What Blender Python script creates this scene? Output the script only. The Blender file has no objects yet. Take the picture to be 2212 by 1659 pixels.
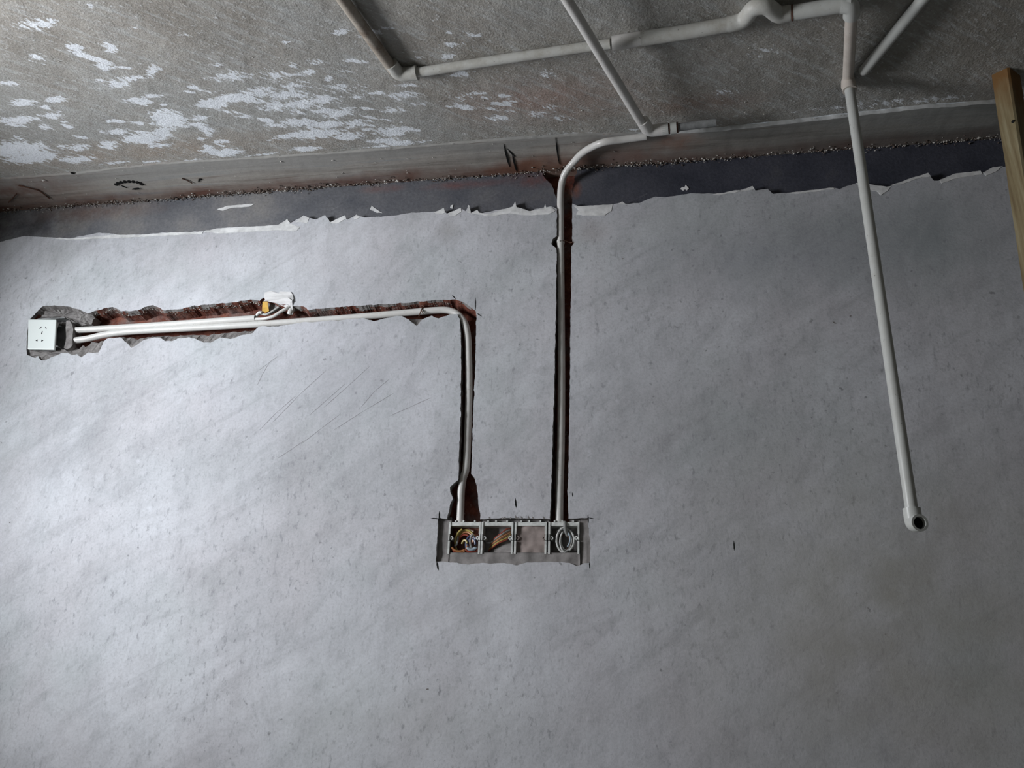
import bpy, math, random
import numpy as np
from mathutils import Vector, Matrix, noise as mnoise
from mathutils.geometry import tessellate_polygon
random.seed(7)
SC = bpy.context.scene
COL = SC.collection

# ------------------------------------------------------------------ camera
# The phone was held upside down: world z is up, the floor runs along the top of the photo.
FPX, CX, CY = 1800.0, 1106.0, 830.0
def unit(v):
    v = np.array(v, float); return v/np.linalg.norm(v)
CUP = -unit((147, -4500, 1800))
CLF = unit((-11006, 360, 1800)); CLF = unit(CLF - (CLF@CUP)*CUP)
RW = np.array([CLF, np.cross(CUP, CLF), CUP])      # rows: world x (photo left), y (into wall), z (up) in camera coords (right, down, forward)
CAM = np.array([0.0, -2.08, 1.5525])
cam_d = bpy.data.cameras.new('camera'); cam = bpy.data.objects.new('camera', cam_d); COL.objects.link(cam)
cam_d.sensor_width = 36.0; cam_d.lens = 36.0*FPX/2212.0; cam_d.clip_start = 0.02
M = Matrix(((RW[0][0], -RW[0][1], -RW[0][2], CAM[0]),
            (RW[1][0], -RW[1][1], -RW[1][2], CAM[1]),
            (RW[2][0], -RW[2][1], -RW[2][2], CAM[2]), (0, 0, 0, 1)))
cam.matrix_world = M
SC.camera = cam
SC.view_settings.view_transform = 'Standard'; SC.view_settings.look = 'None'
SC.view_settings.gamma = 1.0; SC.view_settings.use_curve_mapping = False
SC.view_settings.exposure = 0.08

# ------------------------------------------------------------------ light: daylight from the window in the side wall, plus two added lamps
world = bpy.data.worlds.new('sky'); SC.world = world; world.use_nodes = True
bg = world.node_tree.nodes['Background']; bg.inputs[0].default_value = (0.75, 0.86, 1.0, 1); bg.inputs[1].default_value = 0.6
XW = 2.42                       # inner face of the window wall
WY0, WY1, WZ0, WZ1 = -1.75, -1.0, 0.42, 1.25
def area(name, loc, aim, sx, sy, power, col):
    ld = bpy.data.lights.new(name, 'AREA'); ld.shape = 'RECTANGLE'; ld.size = sx; ld.size_y = sy
    ld.energy = power; ld.color = col
    o = bpy.data.objects.new(name, ld); COL.objects.link(o); o.location = loc
    o.rotation_euler = (Vector(aim)-Vector(loc)).to_track_quat('-Z', 'Y').to_euler()
    return o
area('window_daylight', (XW+0.20, (WY0+WY1)/2, (WZ0+WZ1)/2), (XW-2, (WY0+WY1)/2, (WZ0+WZ1)/2), 0.75, 0.8, 74, (0.95, 0.965, 1.0))
area('added_wall_light', (3.7, -3.2, 0.88), (1.5, 0, 0.8), 1.4, 1.0, 235, (0.86, 0.94, 1.0))  # added lamp, brightens the left-centre of the wall
area('fill_light', (0.9, -3.2, 1.9), (0.4, 0, 0.9), 1.2, 1.2, 1.2, (1.0, 0.96, 0.82))  # added weak warm fill from behind the camera; no doorway is built

# ------------------------------------------------------------------ helpers
def at(px, py, y=0.0):          # point of a plane parallel to the wall
    d = RW@np.array([px-CX, py-CY, FPX]); t = (y-CAM[1])/d[1]; p = CAM+t*d; return Vector(p)
def fl(px, py, z=0.0):          # point of a plane parallel to the floor
    d = RW@np.array([px-CX, py-CY, FPX]); t = (z-CAM[2])/d[2]; p = CAM+t*d; return Vector(p)
def n1(t, s=0.0): return mnoise.noise(Vector((t, s*7.31+1.7, s*3.1)))
def n3(x, y, z=0.0): return mnoise.noise(Vector((x, y, z)))

def mesh_obj(name, verts, faces, mats, parent=None, smooth=False, fmat=None, origin=None):
    o0 = Vector(parent['_o']) if parent is not None else (Vector(origin) if origin is not None else Vector((0, 0, 0)))
    me = bpy.data.meshes.new(name)
    me.from_pydata([tuple(Vector(v)-o0) for v in verts], [], [tuple(f) for f in faces])
    if not isinstance(mats, (list, tuple)): mats = [mats]
    for m in mats: me.materials.append(m)
    if fmat: me.polygons.foreach_set('material_index', fmat)
    if smooth: me.polygons.foreach_set('use_smooth', [True]*len(me.polygons))
    me.update()
    o = bpy.data.objects.new(name, me); COL.objects.link(o)
    if parent is not None: o.parent = parent
    else: o.location = o0
    o['_o'] = tuple(o0)
    return o
def thing(name, label, cat, loc, group=None):
    o = bpy.data.objects.new(name, None); COL.objects.link(o); o.location = loc; o['_o'] = tuple(loc)
    o.empty_display_size = 0.05
    o['label'] = label; o['category'] = cat
    if group: o['group'] = group
    return o
def tag(o, label, cat, group=None):
    o['label'] = label; o['category'] = cat
    if group: o['group'] = group
    return o

def fillet(pts, rad, n=6):
    out = [Vector(pts[0])]
    for i in range(1, len(pts)-1):
        a, b, c = Vector(pts[i-1]), Vector(pts[i]), Vector(pts[i+1])
        d1, d2 = (a-b), (c-b); r = min(rad, d1.length*0.48, d2.length*0.48)
        p, q = b+d1.normalized()*r, b+d2.normalized()*r
        for k in range(n+1):
            t = k/n; out.append(p*(1-t)**2+b*2*t*(1-t)+q*t*t)
    out.append(Vector(pts[-1])); return out
def smoothpath(pts, n=6):       # Catmull-Rom
    P = [Vector(p) for p in pts]; P = [P[0]*2-P[1]]+P+[P[-1]*2-P[-2]]; out = []
    for i in range(1, len(P)-2):
        for k in range(n):
            t = k/n; a, b, c, d = P[i-1], P[i], P[i+1], P[i+2]
            out.append(0.5*((2*b)+(c-a)*t+(2*a-5*b+4*c-d)*t*t+(3*b-a-3*c+d)*t**3))
    out.append(P[-2]); return out
def tube(path, rad, seg=20, hole=None, hole_depth=0.02, cap0=True):
    """tube along a path; rad a number or a list; hole = inner radius of an open far end"""
    P = [Vector(p) for p in path]; n = len(P)
    R = [rad]*n if not hasattr(rad, '__len__') else list(rad)
    V, Fc = [], []
    T = [(P[min(i+1, n-1)]-P[max(i-1, 0)]).normalized() for i in range(n)]
    u = T[0].orthogonal().normalized(); rings = []
    for i in range(n):
        u = (u-T[i]*u.dot(T[i])).normalized(); w = T[i].cross(u); rings.append((P[i], u.copy(), w, R[i]))
    if hole:
        p, uu, w, r = rings[-1]; rings.append((p, uu, w, hole)); rings.append((p-T[-1]*hole_depth, uu, w, hole))
    for p, uu, w, r in rings:
        for k in range(seg):
            a = 2*math.pi*k/seg; V.append(p+uu*math.cos(a)*r+w*math.sin(a)*r)
    for i in range(len(rings)-1):
        for k in range(seg):
            a, b = i*seg+k, i*seg+(k+1) % seg; Fc.append((a, b, b+seg, a+seg))
    if cap0: Fc.append(tuple(range(seg-1, -1, -1)))
    m = (len(rings)-1)*seg; Fc.append(tuple(range(m, m+seg)))
    return V, Fc
def sharp(o, ang=40):
    me = o.data; me.polygons.foreach_set('use_smooth', [True]*len(me.polygons))
    try: me.set_sharp_from_angle(angle=math.radians(ang))
    except Exception: pass
    return o
def pipe(name, path, rad, m, parent=None, origin=None, **kw):
    V, Fc = tube(path, rad, **kw); return sharp(mesh_obj(name, V, Fc, m, parent, origin=origin))
def box_geo(c, s, V=None, Fc=None, R=None):
    V = [] if V is None else V; Fc = [] if Fc is None else Fc; b = len(V)
    for dx in (-1, 1):
        for dy in (-1, 1):
            for dz in (-1, 1):
                q = Vector((dx*s[0]/2, dy*s[1]/2, dz*s[2]/2))
                if R is not None: q = R@q
                V.append(Vector(c)+q)
    for f in ((0, 1, 3, 2), (4, 6, 7, 5), (0, 4, 5, 1), (2, 3, 7, 6), (0, 2, 6, 4), (1, 5, 7, 3)): Fc.append(tuple(b+i for i in f))
    return V, Fc
def bevel(o, w, seg=2):
    m = o.modifiers.new('bevel', 'BEVEL'); m.width = w; m.segments = seg; m.limit_method = 'ANGLE'; return o
def rock_geo(c, r, V, Fc, flat=0.6):
    b = len(V); R = Matrix.Rotation(random.uniform(0, 6.28), 3, 'Z')@Matrix.Rotation(random.uniform(-.5, .5), 3, 'X')
    base = [(0, 0, 1), (0, 0, -1), (1, 0, 0), (-1, 0, 0), (0, 1, 0), (0, -1, 0)]
    for p in base:
        q = Vector(p)*random.uniform(0.6, 1.25)*r; q.z *= flat; V.append(Vector(c)+R@q)
    for f in ((0, 2, 4), (0, 4, 3), (0, 3, 5), (0, 5, 2), (1, 4, 2), (1, 3, 4), (1, 5, 3), (1, 2, 5)): Fc.append(tuple(b+i for i in f))

# ------------------------------------------------------------------ materials
class NT:
    def __init__(s, name, rough=0.85, spec=0.25):
        s.m = bpy.data.materials.new(name); s.m.use_nodes = True; s.t = s.m.node_tree
        s.b = s.t.nodes['Principled BSDF']; s.b.inputs['Roughness'].default_value = rough
        s.b.inputs['Specular IOR Level'].default_value = spec
        s.tc = s.t.nodes.new('ShaderNodeTexCoord').outputs['Object']
        g = s.t.nodes.new('ShaderNodeNewGeometry').outputs['Position']; s.pos = g
    def map(s, scale=(1, 1, 1), rot=(0, 0, 0), loc=(0, 0, 0)):
        n = s.t.nodes.new('ShaderNodeMapping'); n.inputs['Scale'].default_value = scale
        n.inputs['Rotation'].default_value = rot; n.inputs['Location'].default_value = loc
        s.t.links.new(s.pos, n.inputs[0]); return n.outputs[0]
    def rotmap(s, rot, scale):   # rotate first, then stretch
        a = s.map(rot=rot); n = s.t.nodes.new('ShaderNodeMapping'); n.inputs['Scale'].default_value = scale
        s.t.links.new(a, n.inputs[0]); return n.outputs[0]
    def noise(s, scale, vec=None, detail=6, rough=0.6, dist=0.0):
        n = s.t.nodes.new('ShaderNodeTexNoise'); n.inputs['Scale'].default_value = scale
        n.inputs['Detail'].default_value = detail; n.inputs['Roughness'].default_value = rough
        n.inputs['Distortion'].default_value = dist
        s.t.links.new(vec if vec is not None else s.pos, n.inputs['Vector']); return n.outputs['Fac']
    def ramp(s, fac, stops):
        n = s.t.nodes.new('ShaderNodeValToRGB'); cr = n.color_ramp
        while len(cr.elements) < len(stops): cr.elements.new(0.5)
        for e, (p, c) in zip(cr.elements, stops):
            e.position = p; e.color = (c, c, c, 1) if not hasattr(c, '__len__') else (*c, 1)
        s.t.links.new(fac, n.inputs[0]); return n.outputs[0]
    def mix(s, fac, a, b, mode='MIX'):
        n = s.t.nodes.new('ShaderNodeMix'); n.data_type = 'RGBA'; n.blend_type = mode
        for sock, v in ((n.inputs[0], fac), (n.inputs[6], a), (n.inputs[7], b)):
            if hasattr(v, 'links'): s.t.links.new(v, sock)
            elif hasattr(v, '__len__'): sock.default_value = (*v, 1)
            else: sock.default_value = v
        return n.outputs[2]
    def math(s, op, a, b=0.0):
        n = s.t.nodes.new('ShaderNodeMath'); n.operation = op
        for sock, v in ((n.inputs[0], a), (n.inputs[1], b)):
            if hasattr(v, 'links'): s.t.links.new(v, sock)
            else: sock.default_value = v
        return n.outputs[0]
    def blob(s, c, r, soft=0.6):   # soft round patch around a world point, radii r
        m = s.map(scale=(1/r[0], 1/r[1], 1/r[2]), loc=(-c[0]/r[0], -c[1]/r[1], -c[2]/r[2]))
        n = s.t.nodes.new('ShaderNodeVectorMath'); n.operation = 'LENGTH'; s.t.links.new(m, n.inputs[0])
        return s.ramp(n.outputs['Value'], [(1-soft, 1.0), (1.0, 0.0)])
    def attr(s, name):
        n = s.t.nodes.new('ShaderNodeAttribute'); n.attribute_name = name; return n.outputs['Fac']
    def color(s, c):
        if hasattr(c, 'links'): s.t.links.new(c, s.b.inputs['Base Color'])
        else: s.b.inputs['Base Color'].default_value = (*c, 1)
    def bump(s, h, strength=0.4, dist=0.003):
        n = s.t.nodes.new('ShaderNodeBump'); n.inputs['Strength'].default_value = strength; n.inputs['Distance'].default_value = dist
        s.t.links.new(h, n.inputs['Height']); s.t.links.new(n.outputs[0], s.b.inputs['Normal'])

def plaster_mat():
    k = NT('cement_plaster', 0.78, 0.2)
    cloud = k.noise(1.7, detail=5, rough=0.55)
    c = k.ramp(cloud, [(0.3, (0.40, 0.405, 0.425)), (0.5, (0.50, 0.505, 0.535)), (0.72, (0.60, 0.61, 0.645))])
    # trowel strokes fanning across the wall
    s1 = k.noise(3.6, k.rotmap((0, math.radians(32), 0), (0.8, 1, 4.5)), detail=8, rough=0.66, dist=1.2)
    s2 = k.noise(3.2, k.rotmap((0, math.radians(55), 0), (0.8, 1, 3.5)), detail=7, rough=0.65, dist=1.4)
    s3 = k.noise(3.0, k.rotmap((0, math.radians(4), 0), (5, 1, 0.8)), detail=6, rough=0.6)
    mk = k.noise(1.6, k.map(loc=(4, 0, 7)), detail=2)
    c = k.mix(k.ramp(mk, [(0.35, 0.20), (0.65, 0.75)]), c, k.ramp(s1, [(0.34, 0.76), (0.5, 1.0), (0.66, 1.10)]), 'MULTIPLY')
    c = k.mix(k.ramp(mk, [(0.35, 0.60), (0.62, 0.10)]), c, k.ramp(s2, [(0.34, 0.78), (0.5, 1.0), (0.68, 1.10)]), 'MULTIPLY')
    c = k.mix(0.22, c, k.ramp(s3, [(0.36, 0.80), (0.5, 1.0), (0.66, 1.1)]), 'MULTIPLY')
    hue = k.noise(2.3, detail=3)
    c = k.mix(k.ramp(hue, [(0.45, 0.0), (0.68, 0.30)]), c, (0.47, 0.43, 0.45))
    c = k.mix(k.ramp(k.noise(2.9, k.map(loc=(5, 3, 1)), detail=3), [(0.5, 0.0), (0.7, 0.35)]), c, (0.38, 0.42, 0.42))
    gr = k.noise(150, detail=4, rough=0.7)
    c = k.mix(0.7, c, k.ramp(gr, [(0.3, 0.80), (0.5, 1.0), (0.75, 1.12)]), 'MULTIPLY')
    sp = k.noise(55, detail=3, rough=0.5); sm = k.noise(3.2, k.map(loc=(1, 9, 2)), detail=3)
    c = k.mix(k.math('MULTIPLY', k.ramp(sp, [(0.66, 0.0), (0.72, 1.0)]), k.ramp(sm, [(0.4, 0.15), (0.65, 0.8)])), c, (0.20, 0.20, 0.21))
    lp = k.noise(28, detail=5, rough=0.65)
    mt = k.noise(16, k.map(scale=(1, 1, 0.55), loc=(2, 0, 5)), detail=10, rough=0.85, dist=0.3)
    c = k.mix(0.68, c, k.ramp(mt, [(0.34, 0.74), (0.5, 1.0), (0.66, 1.10)]), 'MULTIPLY')
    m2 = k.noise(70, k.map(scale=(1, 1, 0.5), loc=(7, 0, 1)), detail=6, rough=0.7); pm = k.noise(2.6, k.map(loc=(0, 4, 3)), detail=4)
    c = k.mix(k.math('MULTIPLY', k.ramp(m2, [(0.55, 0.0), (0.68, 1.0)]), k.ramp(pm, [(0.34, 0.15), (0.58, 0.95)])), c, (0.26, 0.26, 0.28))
    c = k.mix(k.ramp(lp, [(0.6, 0.0), (0.72, 0.35)]), c, (0.66, 0.67, 0.72))
    # stains with a place of their own, and broad tone patches, mostly darker
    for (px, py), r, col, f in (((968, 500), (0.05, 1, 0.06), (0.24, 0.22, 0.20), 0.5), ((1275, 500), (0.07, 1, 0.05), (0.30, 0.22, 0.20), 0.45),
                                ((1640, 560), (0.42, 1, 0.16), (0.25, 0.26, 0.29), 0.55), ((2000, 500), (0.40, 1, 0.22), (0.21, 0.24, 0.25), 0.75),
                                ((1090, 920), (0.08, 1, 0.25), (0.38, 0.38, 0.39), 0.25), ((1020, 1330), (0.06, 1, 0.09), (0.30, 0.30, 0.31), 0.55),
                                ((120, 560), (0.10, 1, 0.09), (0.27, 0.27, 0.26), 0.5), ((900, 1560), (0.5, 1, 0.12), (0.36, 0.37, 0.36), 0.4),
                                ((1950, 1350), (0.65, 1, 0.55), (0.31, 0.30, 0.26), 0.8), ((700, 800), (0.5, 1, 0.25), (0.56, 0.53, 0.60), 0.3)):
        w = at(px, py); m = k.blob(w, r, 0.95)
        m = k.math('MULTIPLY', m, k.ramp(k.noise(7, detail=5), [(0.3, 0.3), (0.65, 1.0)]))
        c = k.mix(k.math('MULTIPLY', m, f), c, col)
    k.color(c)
    h = k.math('ADD', k.math('MULTIPLY', gr, 0.5), k.math('ADD', k.math('MULTIPLY', s1, 0.5), k.math('MULTIPLY', lp, 0.6)))
    k.bump(h, 0.45, 0.003)
    return k.m
def simple(name, col, rough=0.6, spec=0.3, nz=None, var=0.15, bump=0.0):
    k = NT(name, rough, spec)
    if nz:
        f = k.noise(nz, detail=5); a = [x*(1-var) for x in col]; b = [min(1, x*(1+var)) for x in col]
        k.color(k.ramp(f, [(0.35, a), (0.65, b)]))
        if bump: k.bump(f, bump, 0.003)
    else: k.color(col)
    return k.m
def pvc(name, base, dirt, amount, rough=0.32, scale=30):
    k = NT(name, rough, 0.5)
    f = k.noise(scale, detail=8, rough=0.7); g = k.noise(6, detail=3)
    msk = k.math('MULTIPLY', k.ramp(f, [(0.42, 0.0), (0.62, 1.0)]), k.ramp(g, [(0.3, 0.25), (0.7, 1.0)]))
    c = k.mix(k.math('MULTIPLY', msk, amount), base, dirt)
    sp = k.noise(160, detail=2); c = k.mix(k.ramp(sp, [(0.70, 0.0), (0.74, 0.7)]), c, (0.10, 0.09, 0.08))
    k.color(c); k.bump(f, 0.08, 0.001); return k.m
def brick_mat():
    k = NT('broken_brick', 0.95, 0.1)
    a = k.noise(22, detail=8, rough=0.7)
    c = k.ramp(a, [(0.3, (0.06, 0.022, 0.017)), (0.5, (0.16, 0.058, 0.042)), (0.7, (0.30, 0.13, 0.09))])
    d = k.noise(60, detail=6, rough=0.7)
    c = k.mix(k.ramp(d, [(0.60, 0.0), (0.70, 0.8)]), c, (0.42, 0.36, 0.33))
    c = k.mix(k.ramp(k.noise(9, detail=4), [(0.52, 0.0), (0.68, 0.7)]), c, (0.24, 0.22, 0.21))
    k.color(c); k.bump(k.math('ADD', a, d), 0.9, 0.006); return k.m
def edge_mat():
    k = NT('broken_mortar_edge', 0.95, 0.1)
    a = k.noise(45, detail=8, rough=0.7)
    k.color(k.ramp(a, [(0.3, (0.13, 0.12, 0.115)), (0.52, (0.24, 0.225, 0.22)), (0.72, (0.36, 0.345, 0.33))]))
    k.bump(a, 0.9, 0.005); return k.m
def dado_mat():
    k = NT('old_dark_base_coat', 0.8, 0.2)
    a = k.noise(7.0, detail=7, rough=0.65)
    # base coat darker and bluer towards the photo's right
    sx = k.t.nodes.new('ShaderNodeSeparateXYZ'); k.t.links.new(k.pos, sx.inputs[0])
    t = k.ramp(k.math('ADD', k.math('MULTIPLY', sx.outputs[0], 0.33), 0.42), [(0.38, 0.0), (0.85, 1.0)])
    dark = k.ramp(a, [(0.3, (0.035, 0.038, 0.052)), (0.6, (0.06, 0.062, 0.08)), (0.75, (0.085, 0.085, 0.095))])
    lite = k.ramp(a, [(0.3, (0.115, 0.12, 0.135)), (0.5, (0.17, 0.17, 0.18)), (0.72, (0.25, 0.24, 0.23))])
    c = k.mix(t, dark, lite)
    for (px, py), r, col, f in (((1165, 385), (0.13, 1, 0.04), (0.16, 0.045, 0.03), 0.9), ((1000, 400), (0.16, 1, 0.02), (0.17, 0.06, 0.05), 0.6),
                                ((830, 408), (0.10, 1, 0.02), (0.17, 0.07, 0.06), 0.6), ((1245, 410), (0.02, 1, 0.04), (0.20, 0.08, 0.05), 0.9),
                                ((190, 460), (0.35, 1, 0.045), (0.17, 0.11, 0.09), 0.7), ((60, 490), (0.28, 1, 0.10), (0.02, 0.018, 0.018), 0.7)):  # last, near-black patch paints the corner's shade into the colour
        w = at(px, py, 0.018); m = k.math('MULTIPLY', k.blob(w, r, 0.9), k.ramp(k.noise(20, detail=5), [(0.35, 0.2), (0.6, 1.0)]))
        c = k.mix(k.math('MULTIPLY', m, f), c, col)
    st = k.noise(9, k.rotmap((0, math.radians(25), 0), (0.8, 1, 9)), detail=8, rough=0.7)
    c = k.mix(k.ramp(st, [(0.63, 0.0), (0.72, 0.4)]), c, (0.26, 0.26, 0.26))
    g = k.noise(120, detail=4); c = k.mix(0.6, c, k.ramp(g, [(0.3, 0.75), (0.5, 1.0), (0.75, 1.3)]), 'MULTIPLY')
    k.color(c); k.bump(k.math('ADD', g, k.math('MULTIPLY', a, 2)), 0.4, 0.003); return k.m
def floor_mat():
    k = NT('splashed_screed', 0.85, 0.2)
    sx = k.t.nodes.new('ShaderNodeSeparateXYZ'); k.t.links.new(k.pos, sx.inputs[0])
    a = k.noise(4, detail=7, rough=0.62)
    c = k.ramp(a, [(0.3, (0.255, 0.235, 0.205)), (0.5, (0.325, 0.305, 0.275)), (0.7, (0.40, 0.385, 0.355))])
    b = k.noise(2.2, k.map(loc=(3, 1, 0)), detail=4)
    c = k.mix(k.ramp(b, [(0.42, 0.0), (0.6, 0.45)]), c, (0.36, 0.375, 0.37))
    for (px, py), r, col, f in (((1180, 215), (0.32, 0.12, 1), (0.36, 0.24, 0.20), 0.7), ((1500, 225), (0.25, 0.05, 1), (0.28, 0.17, 0.13), 0.6),
                                ((300, 330), (0.9, 0.09, 1), (0.34, 0.26, 0.19), 0.6), ((1950, 120), (0.5, 0.25, 1), (0.21, 0.20, 0.17), 0.6)):
        w = fl(px, py); m = k.math('MULTIPLY', k.blob(w, r, 0.9), k.ramp(k.noise(12, detail=5), [(0.3, 0.4), (0.65, 1.0)]))
        c = k.mix(k.math('MULTIPLY', m, f), c, col)
    st = k.noise(9, k.rotmap((0, 0, math.radians(38)), (0.9, 6, 1)), detail=8, rough=0.7)
    c = k.mix(k.ramp(st, [(0.50, 0.0), (0.68, 0.6)]), c, (0.50, 0.52, 0.53))
    fine = k.noise(70, k.rotmap((0, 0, math.radians(38)), (0.7, 1.6, 1)), detail=6, rough=0.7)
    c = k.mix(k.ramp(fine, [(0.57, 0.0), (0.66, 0.75)]), c, (0.60, 0.61, 0.62))
    c = k.mix(k.ramp(k.noise(40, k.map(loc=(8, 2, 0)), detail=6, rough=0.7), [(0.30, 0.6), (0.42, 0.0)]), c, (0.17, 0.15, 0.13))
    g = k.noise(170, detail=3); c = k.mix(0.6, c, k.ramp(g, [(0.3, 0.8), (0.5, 1.0), (0.75, 1.15)]), 'MULTIPLY')
    # paint splashes: mask laid out on the mesh, broken up by noise
    w = k.math('ADD', k.attr('splash'), k.math('MULTIPLY', k.math('SUBTRACT', k.noise(60, k.rotmap((0, 0, math.radians(38)), (0.6, 1.5, 1)), detail=8, rough=0.75), 0.5), 2.7))
    c = k.mix(k.ramp(w, [(0.48, 0.0), (0.60, 1.0)]), c, (0.74, 0.77, 0.81))
    k.color(c); k.bump(k.math('ADD', g, k.math('MULTIPLY', fine, 1.2)), 0.55, 0.004); return k.m
def strip_mat():
    k = NT('smooth_cement_strip', 0.7, 0.3)
    a = k.noise(3, k.map(scale=(0.55, 9, 1)), detail=7, rough=0.6, dist=0.3)
    c = k.ramp(a, [(0.32, (0.17, 0.15, 0.135)), (0.44, (0.29, 0.27, 0.245)), (0.56, (0.37, 0.345, 0.315)), (0.68, (0.29, 0.30, 0.30))])
    sx = k.t.nodes.new('ShaderNodeSeparateXYZ'); k.t.links.new(k.pos, sx.inputs[0])
    yy = k.math('ADD', sx.outputs[1], k.math('MULTIPLY', k.math('SUBTRACT', k.noise(5, detail=4), 0.5), 0.10))
    c = k.mix(k.ramp(k.math('MULTIPLY', yy, -6), [(0.42, 0.0), (0.68, 0.65)]), c, (0.285, 0.285, 0.275))   # grey outer half
    st = k.noise(6, k.map(scale=(0.5, 22, 1)), detail=5, dist=0.6)
    c = k.mix(k.ramp(st, [(0.60, 0.0), (0.68, 0.6)]), c, (0.15, 0.10, 0.08))
    # brick dust in the corner
    cn = k.math('MULTIPLY', k.ramp(k.math('MULTIPLY', yy, -10), [(0.12, 0.85), (0.50, 0.0)]), k.ramp(k.noise(4, detail=4), [(0.35, 0.3), (0.6, 1.0)]))
    c = k.mix(cn, c, (0.14, 0.055, 0.035))
    for (px, py), r, col, f in (((1460, 300), (0.10, 0.05, 1), (0.36, 0.14, 0.07), 0.7), ((1170, 355), (0.2, 0.07, 1), (0.25, 0.11, 0.06), 0.7),
                                ((1350, 330), (0.25, 0.10, 1), (0.30, 0.20, 0.17), 0.6), ((30, 410), (0.35, 0.10, 1), (0.17, 0.08, 0.06), 0.7)):
        w = fl(px, py); m = k.math('MULTIPLY', k.blob(w, r, 0.9), k.ramp(k.noise(18, detail=5), [(0.35, 0.3), (0.6, 1.0)]))
        c = k.mix(k.math('MULTIPLY', m, f), c, col)
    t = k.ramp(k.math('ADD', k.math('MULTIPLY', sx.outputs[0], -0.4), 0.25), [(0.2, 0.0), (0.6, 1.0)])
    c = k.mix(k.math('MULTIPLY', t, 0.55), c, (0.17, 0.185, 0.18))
    g = k.noise(110, detail=4); c = k.mix(0.6, c, k.ramp(g, [(0.3, 0.85), (0.5, 1.0), (0.75, 1.1)]), 'MULTIPLY')
    k.color(c); k.bump(k.math('ADD', a, k.math('MULTIPLY', g, 0.3)), 0.35, 0.004); return k.m
def wood_mat():
    k = NT('weathered_timber', 0.7, 0.3)
    a = k.noise(14, k.map(scale=(6, 6, 0.35)), detail=6, rough=0.6)
    c = k.ramp(a, [(0.3, (0.14, 0.10, 0.05)), (0.5, (0.22, 0.175, 0.095)), (0.7, (0.30, 0.26, 0.16))])
    b = k.noise(5, k.map(scale=(3, 3, 0.8)), detail=4)
    sx = k.t.nodes.new('ShaderNodeSeparateXYZ'); k.t.links.new(k.pos, sx.inputs[0])
    low = k.ramp(k.math('ADD', sx.outputs[2], k.math('MULTIPLY', k.math('SUBTRACT', b, 0.5), 0.3)), [(0.05, 1.0), (0.16, 0.0)])
    c = k.mix(k.math('MULTIPLY', low, 0.85), c, (0.17, 0.075, 0.018))
    k.color(c); k.bump(a, 0.3, 0.003); return k.m

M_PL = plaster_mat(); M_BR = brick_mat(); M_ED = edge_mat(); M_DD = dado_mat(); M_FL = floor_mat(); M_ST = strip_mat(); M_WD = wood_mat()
M_PUT = simple('white_putty', (0.66, 0.66, 0.66), 0.8, 0.2, 30, 0.2, 0.3)
M_ROOM = simple('bare_room_render', (0.15, 0.15, 0.135), 0.9, 0.1, 4, 0.15)
M_PVC = pvc('white_conduit_plastic', (0.64, 0.63, 0.61), (0.45, 0.40, 0.36), 0.35)
M_PVCD = pvc('dusty_pipe_plastic', (0.52, 0.52, 0.49), (0.30, 0.27, 0.22), 0.75, 0.5)
M_PVCB = pvc('mud_stained_pipe_plastic', (0.38, 0.34, 0.29), (0.17, 0.12, 0.085), 0.9, 0.6)
M_PVCC = pvc('clean_grey_pipe_plastic', (0.50, 0.51, 0.49), (0.36, 0.35, 0.31), 0.4)
M_PVCT = pvc('pinkish_pipe_plastic', (0.55, 0.50, 0.45), (0.36, 0.30, 0.25), 0.5, 0.5)
M_TUBE = simple('dark_grey_rubber', (0.20, 0.205, 0.205), 0.6, 0.3, 40, 0.3)
M_BLK = simple('black_groove', (0.012, 0.012, 0.012), 0.9, 0.1)
M_RUST = simple('rusty_wire', (0.10, 0.05, 0.035), 0.8, 0.2, 60, 0.4)
M_MOR = simple('fresh_grey_mortar', (0.235, 0.22, 0.215), 0.85, 0.15, 40, 0.2, 0.5)
M_MORP = simple('pinkish_mortar_fill', (0.27, 0.225, 0.21), 0.85, 0.15, 25, 0.2, 0.5)
M_BOX = simple('grey_white_box_plastic', (0.58, 0.59, 0.57), 0.5, 0.4, 60, 0.2)
M_PLATE = simple('white_socket_plastic', (0.74, 0.78, 0.76), 0.3, 0.5)
M_CARD = simple('torn_white_card', (0.68, 0.67, 0.67), 0.8, 0.2, 30, 0.08, 0.2)
M_YEL = simple('yellow_tape', (0.62, 0.36, 0.05), 0.5, 0.3, 60, 0.2)
M_CRUMB = simple('pale_crumb', (0.48, 0.46, 0.43), 0.9, 0.1, 60, 0.35)
M_CRUMBD = simple('dark_crumb', (0.13, 0.10, 0.085), 0.9, 0.1, 60, 0.4)
WCOL = dict(red=(0.26, 0.05, 0.03), orange=(0.42, 0.19, 0.08), yellow=(0.42, 0.33, 0.10), blue=(0.04, 0.06, 0.13), paleblue=(0.35, 0.42, 0.48), white=(0.52, 0.52, 0.50), grey=(0.27, 0.27, 0.26), brown=(0.14, 0.08, 0.05))
M_W = {n: simple(n+'_wire_insulation', c, 0.4, 0.5) for n, c in WCOL.items()}

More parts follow.
